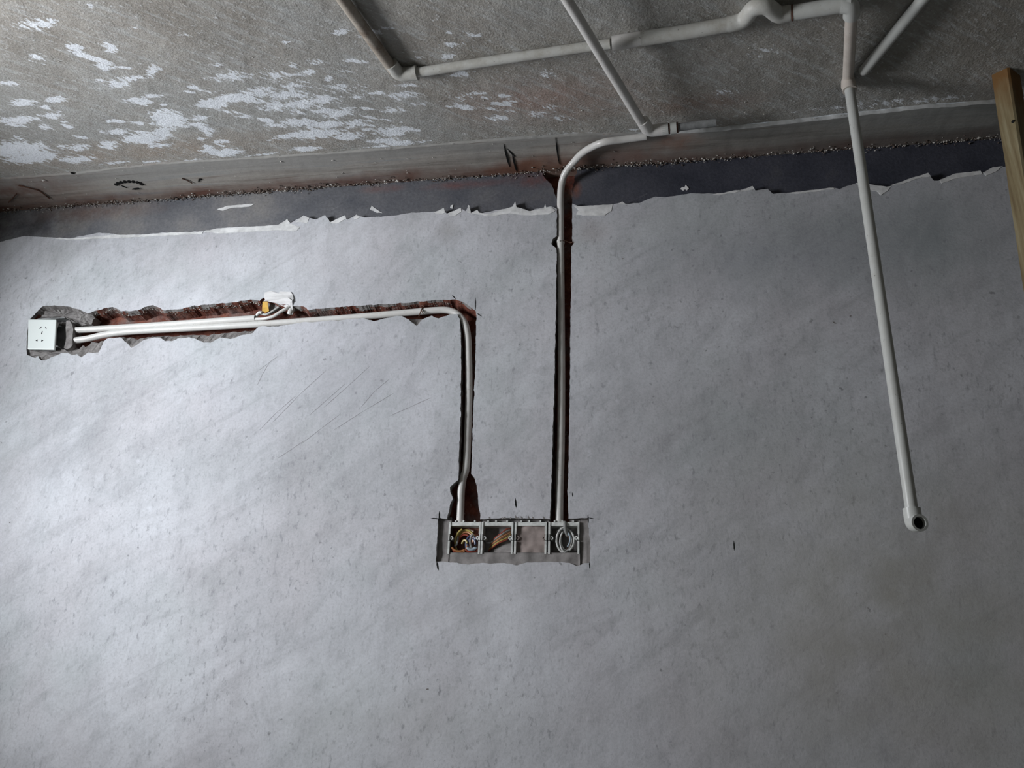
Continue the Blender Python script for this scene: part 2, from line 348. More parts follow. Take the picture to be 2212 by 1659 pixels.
# ------------------------------------------------------------------ wall outline (photo pixels on the plaster face)
def resample(pts, step, amp, seed, freq=60, keep=True):
    out = []; s = 0.0
    for i in range(len(pts)-1):
        a, b = Vector(pts[i]), Vector(pts[i+1]); L = (b-a).length; n = max(1, int(L/step)); d = (b-a).normalized() if L > 0 else Vector((1, 0, 0))
        nn = Vector((-d.z, 0, d.x))
        for k in range(n):
            t = k/n; p = a.lerp(b, t); s += L/n
            out.append(p+nn*(n1(s*freq, seed)*amp + n1(s*freq*3.1, seed+3)*amp*0.5))
    out.append(Vector(pts[-1])); return out
def px2w(l): return [at(x, y) for x, y in l]
C_L = [(0,523),(54,510),(95,513),(152,515),(216,503),(243,505),(257,508),(304,507),(355,503),(439,500),(473,493),(507,491),(557,489),(603,486),(621,475),(628,482),(656,467),(681,475),(702,465),(714,480),(745,467),(750,475),(770,465),(788,470),(846,467),(889,460),(940,458),(959,451),(965,462),(995,450),(1006,457),(1011,445),(1016,460),(1031,455),(1041,461),(1087,452),(1107,447),(1112,437),(1115,447),(1128,453),(1145,456),(1167,450),(1190,446),(1203,452)]
CH2_L = [(1203,452),(1203,510),(1193,518),(1191,527),(1202,536),(1202,600),(1200,700),(1197,850),(1193,970),(1190,1060),(1188,1121)]
REC_TOP_MID = [(1188,1121),(1150,1121),(1100,1119),(1070,1120),(1038,1122)]
CH1_R = [(1038,1122),(1037,1110),(1034,1093),(1033,1080),(1031,1064),(1030,1049),(1025,1034),(1018,1024),(1019,1000),(1022,900),(1027,790),(1028,727),(1029,689),(1028,673)]
TOP = [(1028,673),(1000,653),(984,647),(969,648),(902,652),(883,654),(820,658),(760,662),(708,666),(667,670),(657,662),(632,661),(600,655),(568,643),(561,651),(541,647),(514,653),(480,656),(420,661),(390,668),(355,670),(332,659),(313,663),(296,672),(262,672),(245,664),(224,667),(190,677),(163,666),(139,661),(118,661),(93,662),(83,672),(65,689)]
NICHE = [(65,689),(60,710),(58,735),(57,757),(59,767),(76,773),(83,769),(87,779),(97,779),(133,763),(144,762)]
BOT = [(144,762),(156,768),(166,765),(176,773),(190,762),(202,763),(212,762),(218,754),(224,738),(231,732),(250,730),(262,730),(270,738),(284,751),(292,748),(299,743),(310,735),(333,730),(346,730),(356,737),(371,737),(384,732),(409,729),(424,733),(439,740),(455,740),(476,730),(499,733),(518,726),(546,720),(552,712),(560,705),(594,706),(610,704),(623,701),(657,697),(689,696),(714,693),(733,693),(760,689),(785,688),(808,695),(820,691),(843,685),(867,683),(883,692),(901,705),(912,690),(933,682),(939,686),(947,688),(953,686),(970,680),(987,678),(993,689)]
CH1_L = [(993,689),(995,714),(996,790),(995,900),(991,1000),(991,1027),(989,1037),(972,1053),(972,1064),(978,1077),(973,1090),(968,1110),(966,1121)]
REC = [(966,1121),(947,1120),(944,1160),(942,1213),(980,1215),(1010,1220),(1040,1216),(1060,1219),(1090,1216),(1118,1222),(1140,1215),(1200,1214),(1230,1216),(1246,1224),(1262,1218),(1274,1216),(1276,1170),(1272,1150),(1270,1119),(1228,1121)]
CH2_R = [(1228,1121),(1226,1060),(1228,1000),(1231,850),(1232,700),(1234,600),(1234,533),(1242,524),(1236,516),(1236,440)]
C_R = [(1236,440),(1250,446),(1324,442),(1343,437),(1350,441),(1380,439),(1399,431),(1416,425),(1436,427),(1492,418),(1555,419),(1597,411),(1625,404),(1632,412),(1658,408),(1670,419),(1725,416),(1802,406),(1812,409),(1848,396),(1880,403),(1918,404),(1950,393),(2005,375),(2018,391),(2028,390),(2063,375),(2118,370),(2123,374),(2144,362),(2163,361),(2230,352)]
XR, HC = -2.6, 2.7     # far (photo-right) wall and ceiling
segs = []              # (points, kind)
cl = px2w(C_L); cl = [Vector((XW, 0, cl[0].z-0.01))]+cl
cr = px2w(C_R); cr = cr+[Vector((-1.6, 0, 0.12)), Vector((XR, 0, 0.13))]
F0, KIND = [], []
def add(pts, amp, kind, seed, step=0.004, freq=60):
    r = resample(pts, step, amp, seed, freq)[:-1]
    F0.extend(r); KIND.extend([kind]*len(r))
add(cl, 0.0022, 0, 1); add(px2w(CH2_L), 0.0018, 1, 2); add(px2w(REC_TOP_MID), 0.0015, 2, 3); add(px2w(CH1_R), 0.0018, 1, 4)
add(px2w(TOP), 0.0028, 3, 5, 0.0035); add(px2w(NICHE), 0.002, 4, 6); add(px2w(BOT), 0.0022, 5, 7, 0.0035); add(px2w(CH1_L), 0.0018, 1, 8)
add(px2w(REC), 0.0015, 2, 9); add(px2w(CH2_R), 0.0016, 1, 10); add(cr, 0.0016, 0, 11)
NB = len(F0)
F0 += [Vector((XR, 0, 0.13)), Vector((XR, 0, HC)), Vector((XW, 0, HC))]
tri = tessellate_polygon([[Vector((v.x, v.z, 0)) for v in F0]])
# deeper rings; where the plaster is chipped the inner rings lag behind the front edge
CHX = smoothpath([at(*p) for p in [(140,745),(220,722),(300,718),(420,712),(540,703),(700,690),(820,683),(900,678),(980,676)]], 4)
def zlow(x):      # photo-lower edge of the clean saw cut in the horizontal chase
    best = min(CHX, key=lambda q: abs(q.x-x)); return best.z+0.006
N_ = len(F0)
def normal_in(i):      # direction pointing out of the plaster, into the cut
    a, b = F0[(i-2) % N_], F0[(i+2) % N_]; d = (b-a); d.y = 0
    return Vector((d.z, 0, -d.x)).normalized() if d.length > 0 else Vector((0, 0, 0))
area2 = sum(F0[i].x*F0[(i+1) % N_].z-F0[(i+1) % N_].x*F0[i].z for i in range(N_))
sgn = 1 if area2 > 0 else -1
def rings():
    R1, R2, R3 = [], [], []
    for i in range(NB):
        p, kd = F0[i], KIND[i]; nn = normal_in(i)*sgn
        j = n3(p.x*90, p.z*90, 1.0); j2 = n3(p.x*50, p.z*50, 5.0)
        if kd == 3: j = n3(p.x*38, p.z*38, 1.0); j2 = n3(p.x*26, 3.0, 5.0)
        if kd == 5:
            zt = min(zlow(p.x), p.z); d = max(0.0, p.z-zt)
            q1 = p+nn*0.0015*j; q1.z -= d*0.45*(1+0.5*j); q1.y = 0.010+0.003*j2
            q2 = Vector((p.x, 0.019, p.z-d*(0.85+0.2*j2)))
            q3 = q2+Vector((0, 0.032, 0.0))
        elif kd == 3:
            q1 = p+nn*(0.003+0.003*j); q1.y = 0.009; q2 = q1+nn*(0.003+0.004*j2); q2.y = 0.020; q3 = q2+nn*0.004; q3.y = 0.051
        elif kd == 2:
            q1 = p+nn*0.001; q1.y = 0.008; q2 = p+nn*0.001; q2.y = 0.020; q3 = q2.copy(); q3.y = 0.051
        elif kd == 0:
            q1 = p+nn*(0.0005+0.002*j); q1.y = 0.010; q2 = p+nn*0.001*j2; q2.y = 0.020; q3 = None
        else:
            q1 = p+nn*(0.0005+0.0012*j); q1.y = 0.009; q2 = p+nn*(0.0008+0.0015*j2); q2.y = 0.020; q3 = q2.copy(); q3.y = 0.051
        R1.append(q1); R2.append(q2); R3.append(q3)
    return R1, R2, R3
R1, R2, R3 = rings()
wall = mesh_obj('wall_back', *box_geo(((XW+XR)/2, 0.151, HC/2), (XW-XR, 0.20, HC)), M_BR); wall['kind'] = 'structure'
V = list(F0)+R1+R2; FC = [tuple(reversed(t)) if False else tuple(t) for t in tri]; FM = [0]*len(FC)
o1, o2 = len(F0), len(F0)+NB
for i in range(NB-1):
    bk = 2 if KIND[i] == 3 and n1(F0[i].x*14, 31) > -0.25 else 1
    FC.append((i, i+1, o1+i+1, o1+i)); FC.append((o1+i, o1+i+1, o2+i+1, o2+i)); FM += [bk if n1(F0[i].x*40, 33) > 0.05 else 1, bk]
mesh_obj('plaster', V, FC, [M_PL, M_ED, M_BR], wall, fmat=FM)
V, FC = [], []
for i in range(NB-1):
    if R3[i] is not None and R3[i+1] is not None:
        b = len(V); V += [R2[i], R2[i+1], R3[i+1], R3[i]]; FC.append((b, b+1, b+2, b+3))
mesh_obj('chase_lining', V, FC, M_BR, wall)
# exposed base course beside the floor, cut by the second chase
DB = 0.018
def slab(pts, name, m, depth=0.035, y=DB):
    n = len(pts); t = tessellate_polygon([[Vector((v.x, v.z, 0)) for v in pts]])
    V = [Vector((v.x, y, v.z)) for v in pts]+[Vector((v.x, y+depth, v.z)) for v in pts]
    FC = [tuple(f) for f in t]+[(i, (i+1) % n, n+(i+1) % n, n+i) for i in range(n)]
    return mesh_obj(name, V, FC, m, wall, fmat=[0]*len(t)+[1]*n)
le = resample([at(x, y, DB) for x, y in [(1203,470),(1203,430),(1196,412),(1190,398),(1180,388),(1172,379)]], 0.004, 0.003, 21)
slab([Vector((XW, 0, -0.02)), Vector((XW, 0, 0.2))]+[Vector((le[0].x+0.002, 0, 0.2))]+le+[Vector((le[-1].x, 0, -0.02))], 'base_course', [M_DD, M_BR])
re = resample([at(x, y, DB) for x, y in [(1237,470),(1237,440),(1236,410),(1240,390),(1246,374)]], 0.004, 0.0025, 22)
slab([Vector((XR, 0, -0.02)), Vector((XR, 0, 0.2))]+[Vector((re[0].x-0.002, 0, 0.2))]+re+[Vector((re[-1].x, 0, -0.02))], 'base_course', [M_DD, M_BR])
# white putty feathered along the ragged plaster edge
def flake(pts, y=-0.0012, th=0.0015, name='putty_flake', m=None):
    w = resample([at(*p) for p in pts+[pts[0]]], 0.004, 0.0016, random.random()*50)[:-1]
    n = len(w); t = tessellate_polygon([[Vector((v.x, v.z, 0)) for v in w]])
    V = [Vector((v.x, y+0.0006*n3(v.x*60, v.z*60), v.z)) for v in w]+[Vector((v.x, y+th, v.z)) for v in w]
    return mesh_obj(name, V, [tuple(f) for f in t]+[(i, (i+1) % n, n+(i+1) % n, n+i) for i in range(n)], m or M_PUT, wall)
FL = [[(90,513),(152,516),(250,508),(310,508),(360,504),(440,501),(436,506),(350,510),(250,515),(150,519)],
      [(440,500),(475,494),(557,490),(603,487),(630,484),(648,492),(640,500),(600,498),(560,500),(505,503),(470,505)],
      [(602,486),(621,474),(628,483),(614,490)],[(640,480),(656,466),(668,472),(664,482)],[(712,482),(745,466),(748,473),(728,484)],[(764,470),(770,464),(778,470),(768,475)],
      [(938,460),(959,450),(962,460),(948,464)],[(968,462),(995,450),(997,458),(985,466),(972,468)],[(974,445),(980,443),(978,452),(972,450)],[(1009,460),(1011,444),(1014,445),(1017,461)],
      [(1018,462),(1031,454),(1036,461),(1060,463),(1087,453),(1112,446),(1118,449),(1145,457),(1190,448),(1200,455),(1185,464),(1140,466),(1100,462),(1060,468)],
      [(1108,450),(1113,436),(1116,450)],[(1174,452),(1178,441),(1180,452)],
      [(1240,446),(1252,447),(1324,442),(1320,456),(1306,466),(1285,466),(1262,466),(1245,464),(1250,454)],
      [(1335,441),(1344,436),(1352,442)],[(1470,409),(1473,405),(1478,406),(1481,400),(1485,404),(1488,409),(1484,412),(1480,410),(1476,413)],[(1600,412),(1625,403),(1630,409),(1600,415)],
      [(803,445),(808,450),(820,458),(826,461),(814,460),(800,453)],
      [(1850,396),(1875,399),(1915,404),(1925,403),(1918,412),(1903,423),(1893,414),(1878,410),(1860,406)],
      [(1925,401),(1950,392),(2005,374),(2012,382),(1990,384),(1950,398)],[(2030,390),(2063,376),(2118,370),(2122,377),(2065,386),(2034,397)],[(2124,374),(2144,362),(2166,360),(2150,371),(2130,380)],
      [(1700,418),(1725,415),(1800,406),(1802,409),(1726,419)],[(1540,421),(1597,411),(1600,414),(1555,422)],[(470,453),(492,446),(530,442),(552,441),(540,447),(500,450),(482,456)]]
for k, f in enumerate(FL):
    if k in (8, 15, 17, 24):      # crumbs and smears that sit on the dark base course
        w = [at(x, y, DB) for x, y in f]; n = len(w)
        w2 = resample(w+[w[0]], 0.003, 0.0015, k)[:-1]; n = len(w2); t = tessellate_polygon([[Vector((v.x, v.z, 0)) for v in w2]])
        mesh_obj('putty_flake', [Vector((v.x, DB-0.002, v.z)) for v in w2]+[Vector((v.x, DB+0.001, v.z)) for v in w2], [tuple(q) for q in t]+[(i, (i+1) % n, n+(i+1) % n, n+i) for i in range(n)], M_PUT, wall)
    else: flake(f)
# saw over-cuts and marks in the plaster: thin wedge grooves
def groove(p, q, w0, name='saw_cut', plane='w', m=None, y=0.0):
    a, b = (at(*p, y), at(*q, y)) if plane == 'w' else (fl(*p, 0.0075), fl(*q, 0.0075))
    d = (b-a).normalized(); up = Vector((0, -1, 0)) if plane == 'w' else Vector((0, 0, 1)); s = d.cross(up)
    e = 0.0004
    pts = [a, a.lerp(b, .35)+s*w0*.5, a.lerp(b, .75)+s*w0*.45, b, a.lerp(b, .75)-s*w0*.45, a.lerp(b, .35)-s*w0*.5]
    V = [v+up*e for v in pts]+[v-up*0.003 for v in pts]; n = 6
    mesh_obj(name, V, [(0, 1, 2, 3, 4, 5)]+[(i, (i+1) % n, n+(i+1) % n, n+i) for i in range(n)], m or M_BLK, wall if plane == 'w' else strip)
for a, b, w in (((976,637),(985,647),.003),((1027,643),(1027,671),.003),((1030,677),(1041,684),.003),((949,1104),(949,1124),.004),((943,1212),(947,1233),.0045),
                ((1270,1112),(1271,1130),.0025),((1273,1214),(1274,1230),.0025),((930,1120),(948,1121),.003),((1113,1076),(1115,1098),.004),((1236,1064),(1237,1074),.002),
                ((1585,1168),(1586,1190),.0025),((1270,1119),(1284,1121),.002)):
    groove(a, b, w)
M_SCR = simple('scratch_grey', (0.33, 0.32, 0.34), 0.9, 0.1)
for x0, y0, x1, y1 in ((556,832,583,782),(590,912,705,800),(560,930,640,855),(668,898,745,830),(700,880,800,790),(650,960,735,895),(780,880,840,820),(560,800,600,770),(720,930,850,850),(840,900,930,860),(600,990,660,950)):
    m_ = ((x0+x1)/2+random.uniform(-3, 3), (y0+y1)/2+random.uniform(-3, 3))
    groove((x0, y0), m_, .0014, 'scratch', m=M_SCR); groove(m_, (x1, y1), .0012, 'scratch', m=M_SCR)
for k in range(10):
    x = random.uniform(1048, 1180); groove((x, 1119+random.uniform(-6, -1)), (x+random.uniform(-2, 6), 1122), 0.004, 'nick', m=M_ED)
for x, y in ((1798,695),(1806,698),(1835,684),(1010,1305),(22,1130),(1342,560),(1285,495),(920,1490),(650,415)):
    groove((x, y), (x+random.uniform(-3, 8), y+random.uniform(-2, 6)), 0.004, 'nick', m=M_ED)

# ------------------------------------------------------------------ floor: screed with paint splashes, and the cement strip along the wall
_ap = sorted([(lambda p: (p.x, p.y))(fl(px_, py_, .004)) for px_, py_ in [(0,387),(150,376),(338,354),(557,341),(687,333),(889,318),(1092,300),(1250,291),(1390,289),(1555,278),(1822,248),(2000,228),(2144,219)]])
AY = lambda x: float(np.interp(x, [a for a, b in _ap], [b for a, b in _ap]))
xs = np.concatenate([np.linspace(XR, -1.25, 8)[:-1], np.arange(-1.25, 2.42, 0.0065), [XW]])
rows = np.concatenate([[0.0], np.arange(0.006, 0.80, 0.0065), np.linspace(0.81, 3.2, 12)])
nx, ny = len(xs), len(rows)
blobs = []
def B(px, py, rx, ry, s=1.0, ang=0): blobs.append((fl(px, py), rx, ry, s, ang))
for a in [(30,325,.11,.035),(90,335,.05,.025),(60,345,.08,.02),(165,345,.06,.018,.9),(170,320,.035,.014,.8),(120,215,.03,.012,.9),(50,222,.04,.012,.9),(40,260,.06,.014,.8),(108,250,.035,.01,.75),
          (85,52,.06,.02,.75),(160,104,.022,.014,1),(175,118,.02,.012,.9),(205,128,.04,.010,1,-.5),(225,143,.02,.014,1),(238,102,.020,.02,.85),(80,125,.03,.02,.55),(335,148,.02,.016,.7),
          (252,182,.03,.014,.75),(285,170,.05,.012,.6),(312,222,.025,.010,.8),(365,258,.045,.036,1),(352,283,.03,.012,.9),(310,300,.06,.022,1),(345,315,.04,.010,.8),(250,285,.04,.012,.7),
          (430,255,.02,.012,.8),(445,280,.02,.03,.8),(460,225,.045,.018,1),(505,212,.05,.016,1),(485,330,.06,.020,1),(450,325,.03,.008,.9),(540,215,.03,.02,.7),(500,165,.06,.02,.62),(560,200,.06,.02,.7),
          (600,165,.06,.02,.55),(600,230,.05,.02,.7),(620,205,.06,.02,.7),(650,225,.05,.02,.75),(700,215,.05,.02,.7),(640,265,.05,.018,.85),(700,270,.06,.02,.9),(680,290,.09,.02,1),(620,295,.04,.01,.9),(730,245,.05,.02,.7),
          (750,295,.05,.018,.9),(770,265,.05,.014,.7),(660,322,.05,.012,1),(700,240,.04,.01,.9),(845,285,.05,.022,1),(870,280,.03,.014,1),(830,305,.05,.012,1),(860,310,.05,.014,1),(870,205,.05,.02,.6),(850,240,.04,.014,.6),(900,225,.03,.01,.5),
          (640,185,.05,.02,.5),(740,190,.06,.02,.5),(1160,245,.03,.02,.55),(1190,232,.03,.014,.55),(1215,255,.03,.015,.6),(1185,160,.03,.02,.5),(1120,305,.03,.005,.8),(1075,302,.02,.004,.8),(1250,290,.06,.008,.8),(1370,280,.04,.006,.6),
          (2020,215,.12,.012,.6),(1900,225,.10,.02,.55),(1790,235,.10,.012,.5),(820,350-32,.05,.006,.9),(920,305,.03,.006,.8),(250,352,.05,.008,.8),(330,350,.05,.006,.8),(560,335,.06,.006,.8),(420,346,.05,.006,.7),(900,150,.05,.02,.4),(1000,210,.05,.02,.4),(1650,110,.05,.02,.45),(1560,200,.04,.02,.4)]:
    B(*a)
X = np.zeros((ny, nx)); Y = np.zeros((ny, nx))
ax = np.array([AY(x) for x in xs])
for j, r in enumerate(rows): X[j] = xs; Y[j] = ax-r
msk = np.full((ny, nx), -0.25)
for c, rx, ry, s, ang in blobs:
    ca, sa = math.cos(ang), math.sin(ang)
    dx, dy = (X-c.x)*ca+(Y-c.y)*sa, -(X-c.x)*sa+(Y-c.y)*ca
    d = np.sqrt((dx/rx)**2+(dy/ry)**2); msk = np.maximum(msk, np.clip(1.15-0.75*d, -0.25, 1)*s*0.95)
for k in range(150):
    bx, by = random.uniform(0.35, 2.3), -0.21-abs(random.gauss(0.0, 0.22))
    blobs.append((Vector((bx, by, 0)), random.uniform(.010, .035), random.uniform(.004, .012), random.uniform(.5, .95), random.uniform(-.5, .1)))
for c, rx, ry, s, ang in blobs[-150:]:
    ca, sa = math.cos(ang), math.sin(ang); dx, dy = (X-c.x)*ca+(Y-c.y)*sa, -(X-c.x)*sa+(Y-c.y)*ca
    d = np.sqrt((dx/rx)**2+(dy/ry)**2); msk = np.maximum(msk, np.clip(1.15-0.75*d, -0.25, 1)*s*0.95)
# light general spatter, denser near the wall on the photo's left
gen = np.exp(-((Y+0.42)/0.18)**2)*np.clip((X-0.4)/1.0, 0, 1)*0.16+np.exp(-((Y+0.30)/0.10)**2)*0.05
msk = np.maximum(msk, -0.25)+gen+0.06
Z = np.zeros((ny, nx))
for j in range(ny):
    if rows[j] < 0.82:
        for i in range(nx):
            if -1.25 < X[j, i] < 2.5: Z[j, i] = 0.0022*n3(X[j, i]*9, Y[j, i]*9)+0.0012*n3(X[j, i]*40, Y[j, i]*40)
verts = np.stack([X, Y, Z], -1).reshape(-1, 3)
faces = [(j*nx+i, (j+1)*nx+i, (j+1)*nx+i+1, j*nx+i+1) for j in range(ny-1) for i in range(nx-1)]
floor = mesh_obj('floor', verts.tolist(), faces, M_FL, smooth=True); floor['kind'] = 'structure'
at_ = floor.data.attributes.new('splash', 'FLOAT', 'POINT'); at_.data.foreach_set('value', msk.reshape(-1).astype(np.float32))
# strip
M_LIP = simple('pale_lip', (0.50, 0.51, 0.51), 0.85, 0.15, 25, 0.25, 0.3)
sx_ = np.concatenate([np.linspace(XR, -1.25, 8)[:-1], np.arange(-1.25, 2.42, 0.008), [XW]]); V, FC, FM = [], [], []
prof = [0.0, 0.0, 0.02, 0.1, 0.25, 0.4, 0.55, 0.7, 0.82, 0.9, 0.96, 1.0]; npf = len(prof)
for i, x in enumerate(sx_):
    ay = AY(x)+0.0025*n1(x*22, 3)+0.0015*n1(x*80, 4); lip = float(np.interp(x, [-1.2, -0.1, 0.1, 2.2], [0.011, 0.011, 0.006, 0.004]))
    for j, t in enumerate(prof):
        y = ay*(1-t)+0.06*t
        z = -0.004 if j == 0 else lip*(1-t)**0.6+0.004*t+0.0015*n3(x*6, y*40)+0.0012*n3(x*40, y*60)
        if j == 1: y += 0.001
        V.append((x, y, z))
for i in range(len(sx_)-1):
    for j in range(npf-1):
        FC.append((i*npf+j, (i+1)*npf+j, (i+1)*npf+j+1, i*npf+j+1)); FM.append(1 if j <= 1 and sx_[i] < 0.0 else 0)
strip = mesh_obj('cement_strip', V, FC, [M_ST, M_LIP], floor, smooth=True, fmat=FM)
groove((1200,298),(1208,356),.0045,'slit',plane='f'); groove((1088,312),(1101,362),.006,'crack',plane='f'); groove((1096,322),(1113,340),.005,'crack',plane='f'); groove((1106,333),(1116,372),.005,'crack',plane='f')
for i in range(9):
    a = math.pi*(0.05+0.9*i/9); b = math.pi*(0.05+0.9*(i+1)/9)
    groove((279-30*math.cos(a), 403-10*math.sin(a)), (279-30*math.cos(b), 403-10*math.sin(b)), .012, 'scorch_mark', plane='f')
groove((262,402),(275,407),.004,'scorch_mark',plane='f'); groove((285,410),(303,408),.006,'scorch_mark',plane='f')
groove((428,389),(437,388),.006,'scorch_mark',plane='f'); groove((432,388),(428,394),.004,'scorch_mark',plane='f'); groove((152,374),(160,376),.008,'scorch_mark',plane='f')

# crumbs of plaster and brick in the corner, on the chase ledges and over the strip
V, FC, V2, FC2 = [], [], [], []
for k in range(2600):
    x = random.uniform(-1.15, 2.35)
    if -0.02 < x-0.27 < 0.02: continue
    dens = 0.35+0.65*(0.5+0.5*math.sin(x*3.1+1.0)) if x > -0.2 else 0.8
    if n1(x*4.0, 9)+0.25 < random.uniform(-0.6, 0.5): continue
    y = 0.014-abs(random.gauss(0, 0.009)); r = random.choice([0.0009, 0.0012, 0.0018, 0.0025, 0.004])*random.uniform(.6, 1.2)
    if random.random() < 0.42: rock_geo((x, y, 0.006+r*.5+random.uniform(0, .004)), r, V, FC)
    else: rock_geo((x, y, 0.006+r*.5), r*1.2, V2, FC2)
for k in range(2200):      # rough mortar line where strip and base course meet
    x = random.uniform(-1.15, 2.35)
    if n1(x*7.0, 19)+n1(x*31, 5)*0.5+0.15 < random.uniform(-0.45, 0.35): continue
    r = random.choice([0.0012, 0.0018, 0.0025])*random.uniform(.6, 1.3); q = (x, 0.016-abs(random.gauss(0, .003)), 0.006+abs(random.gauss(0, .006)))
    if random.random() < 0.5: rock_geo(q, r, V, FC, 0.9)
    else: rock_geo(q, r*1.2, V2, FC2, 0.9)
for k in range(160):
    x = random.uniform(-1.1, 2.2); y = random.uniform(-0.22, -0.01); r = random.uniform(0.001, 0.0028); rock_geo((x, y, 0.007+r*.3), r, V, FC)
for k in range(220):
    x = random.uniform(-1.1, 2.2); y = AY(x)-random.random()**2*0.5; r = random.uniform(0.001, 0.003); rock_geo((x, y, r*.3), r, V, FC)
for px, py, r in ((1187,390,.005),(1180,385,.003),(1196,365,.004),(1150,363,.004),(1168,370,.003),(1327,328,.004),(1297,340,.0025),(1240,362,.003),(718,347,.004),(607,350,.004),(880,343,.003),(935,341,.003),(2060,245,.004),(1700,300,.003),(1780,305,.003),(93,389,.008),(1360,310,.002)):
    p = fl(px, py, 0.008); rock_geo(p, r, V, FC)
def wledge(px0, px1, n, dd=(0.001, 0.016), big=0.003):     # debris on the ledge of the horizontal chase
    for k in range(n):
        i = random.randrange(NB)
        while KIND[i] != 3 or not (at(px1, 680).x < F0[i].x < at(px0, 680).x): i = random.randrange(NB)
        t = random.random(); p = R1[i].lerp(R2[i], t); r = random.uniform(0.0008, big); q = Vector((p.x, p.y, p.z+r*.3))
        if random.random() < .6: rock_geo(q, r, V, FC)
        else: rock_geo(q, r*1.1, V2, FC2)
wledge(190, 560, 380); wledge(640, 970, 200, big=.002)
s = mesh_obj('crumb_scatter', V, FC, M_CRUMB, floor); s['kind'] = 'stuff'
s = mesh_obj('brick_crumb_scatter', V2, FC2, M_CRUMBD, floor); s['kind'] = 'stuff'

# ------------------------------------------------------------------ rest of the room (outside the frame)
def wall_box(name, c, s):
    o = mesh_obj(name, *box_geo(c, s), M_ROOM); o['kind'] = 'structure'; return o
wall_box('wall_right', (XR-0.1, -1.6, HC/2), (0.2, 3.7, HC))
wall_box('wall_front', ((XW+XR)/2, -3.4-0.1, HC/2), (XW-XR+0.4, 0.2, HC))
wall_box('ceiling', ((XW+XR)/2, -1.6, HC+0.1), (XW-XR+0.4, 3.9, 0.2))
V, FC = [], []
ywin0, ywin1 = WY0, WY1
box_geo((XW+0.1, (-3.4+ywin0)/2, HC/2), (0.2, ywin0+3.4, HC), V, FC); box_geo((XW+0.1, (ywin1+0.25)/2, HC/2), (0.2, 0.25-ywin1, HC), V, FC)
box_geo((XW+0.1, (ywin0+ywin1)/2, WZ0/2), (0.2, ywin1-ywin0, WZ0), V, FC); box_geo((XW+0.1, (ywin0+ywin1)/2, (WZ1+HC)/2), (0.2, ywin1-ywin0, HC-WZ1), V, FC)
wl = mesh_obj('wall_left', V, FC, M_ROOM); wl['kind'] = 'structure'

# ------------------------------------------------------------------ pipes on the floor
r1, r2, r3 = 0.0145, 0.0125, 0.0175
def ext(a, b, d): return a+(a-b).normalized()*d
el = fl(862, 163, r1)
run = thing('pipe_run', 'dusty white floor pipework with side jog, joints and tall open-ended riser at right', 'pipe', fl(1832, 172, 0.0))
p1a = fl(741, 0, r1+.004); p1b = fl(850, 152, r1+.002)
pipe('stained_branch', [ext(p1a, p1b, .35), p1a, p1b], r1, M_PVCB, run)['label'] = 'brown mud-stained pipe branch'
d1 = (p1a-p1b).normalized(); e2 = fl(890, 156, r2); d2 = (fl(1250, 104, r2)-fl(882, 157, r2)).normalized()
pipe('elbow', fillet([el+d1*.045, el, el+d2*.048], .02), r1*1.22, M_PVCD, run)
pipe('elbow_ring', [el+d2*.042, el+d2*.050], r1*1.33, M_PVCD, run)
q1 = fl(1318, 95, r2+.002)
pipe('thin_pipe', [el+d2*.03, fl(1080, 129, r2), fl(1250, 104, r2), q1], r2, M_PVCD, run)
pipe('coupling', [fl(1322, 94, r3), fl(1330, 93, r3), fl(1385, 84, r3)], [r3*.98, r3*1.04, r3*1.0], M_PVC, run)
jog = fillet([fl(1572, 54, r3), fl(1606, 46, r3), fl(1628, 16, r3+.006), fl(1655, 12, r3+.010), fl(1682, 34, r3+.006), fl(1705, 29, r3+.004)], .02, 5)
pipe('thick_pipe', [fl(1360, 88, r3), fl(1480, 70, r3), fl(1590, 50, r3)], r3, M_PVCD, run)
pipe('bypass_bend', jog, r3*1.08, M_PVCD, run)
c1, c2 = fl(1700, 30, r3+.004), fl(1838, 8, .035)
pipe('thick_pipe', [c1, c2], r3, M_PVCC, run)
pipe('clamp_band', [c1.lerp(c2, .07), c1.lerp(c2, .10)], r3*1.05, M_RUST, run)
base = fl(1832, 172, .016); top4 = fl(1840, 14, .040)
pipe('corner_fitting', fillet([c1.lerp(c2, .86), Vector(top4), top4.lerp(base, .12)], .012), r3*1.05, M_PVCC, run)
pipe('linking_pipe', [top4.lerp(base, .05), base], r2*1.08, M_PVCT, run)
# riser: leans a little, its open elbow faces the room
ry = base.y-0.005
rt = at(1972, 1118, ry-0.01)
ax_ = (rt-base).normalized()
pipe('bottom_elbow', fillet([base-(base-top4).normalized()*-.028, base, base+ax_*.034], .014), [r2*1.32]*9, M_PVCT, run)
pipe('elbow_rim', [base+ax_*.028, base+ax_*.036], r2*1.42, M_PVCT, run)
pipe('riser', [base+ax_*.01, rt], r2, M_PVCC, run)
el2 = rt+ax_*.014
outlet = pipe('outlet_elbow', fillet([rt-ax_*.018, el2, el2+Vector((-.22, -1, 0.10)).normalized()*.024], .010), r2*1.38, M_PVCC, run, hole=.0125, hole_depth=.018); outlet['label'] = 'open-mouthed elbow at the riser end'
od = Vector((-.22, -1, 0.10)).normalized()
pipe('bore_shade_disc', [el2+od*.008, el2+od*.012], .0122, M_BLK, outlet)['label'] = 'black disc giving the painted shade inside the open elbow'  # black disc puts the dark of the opening into colour
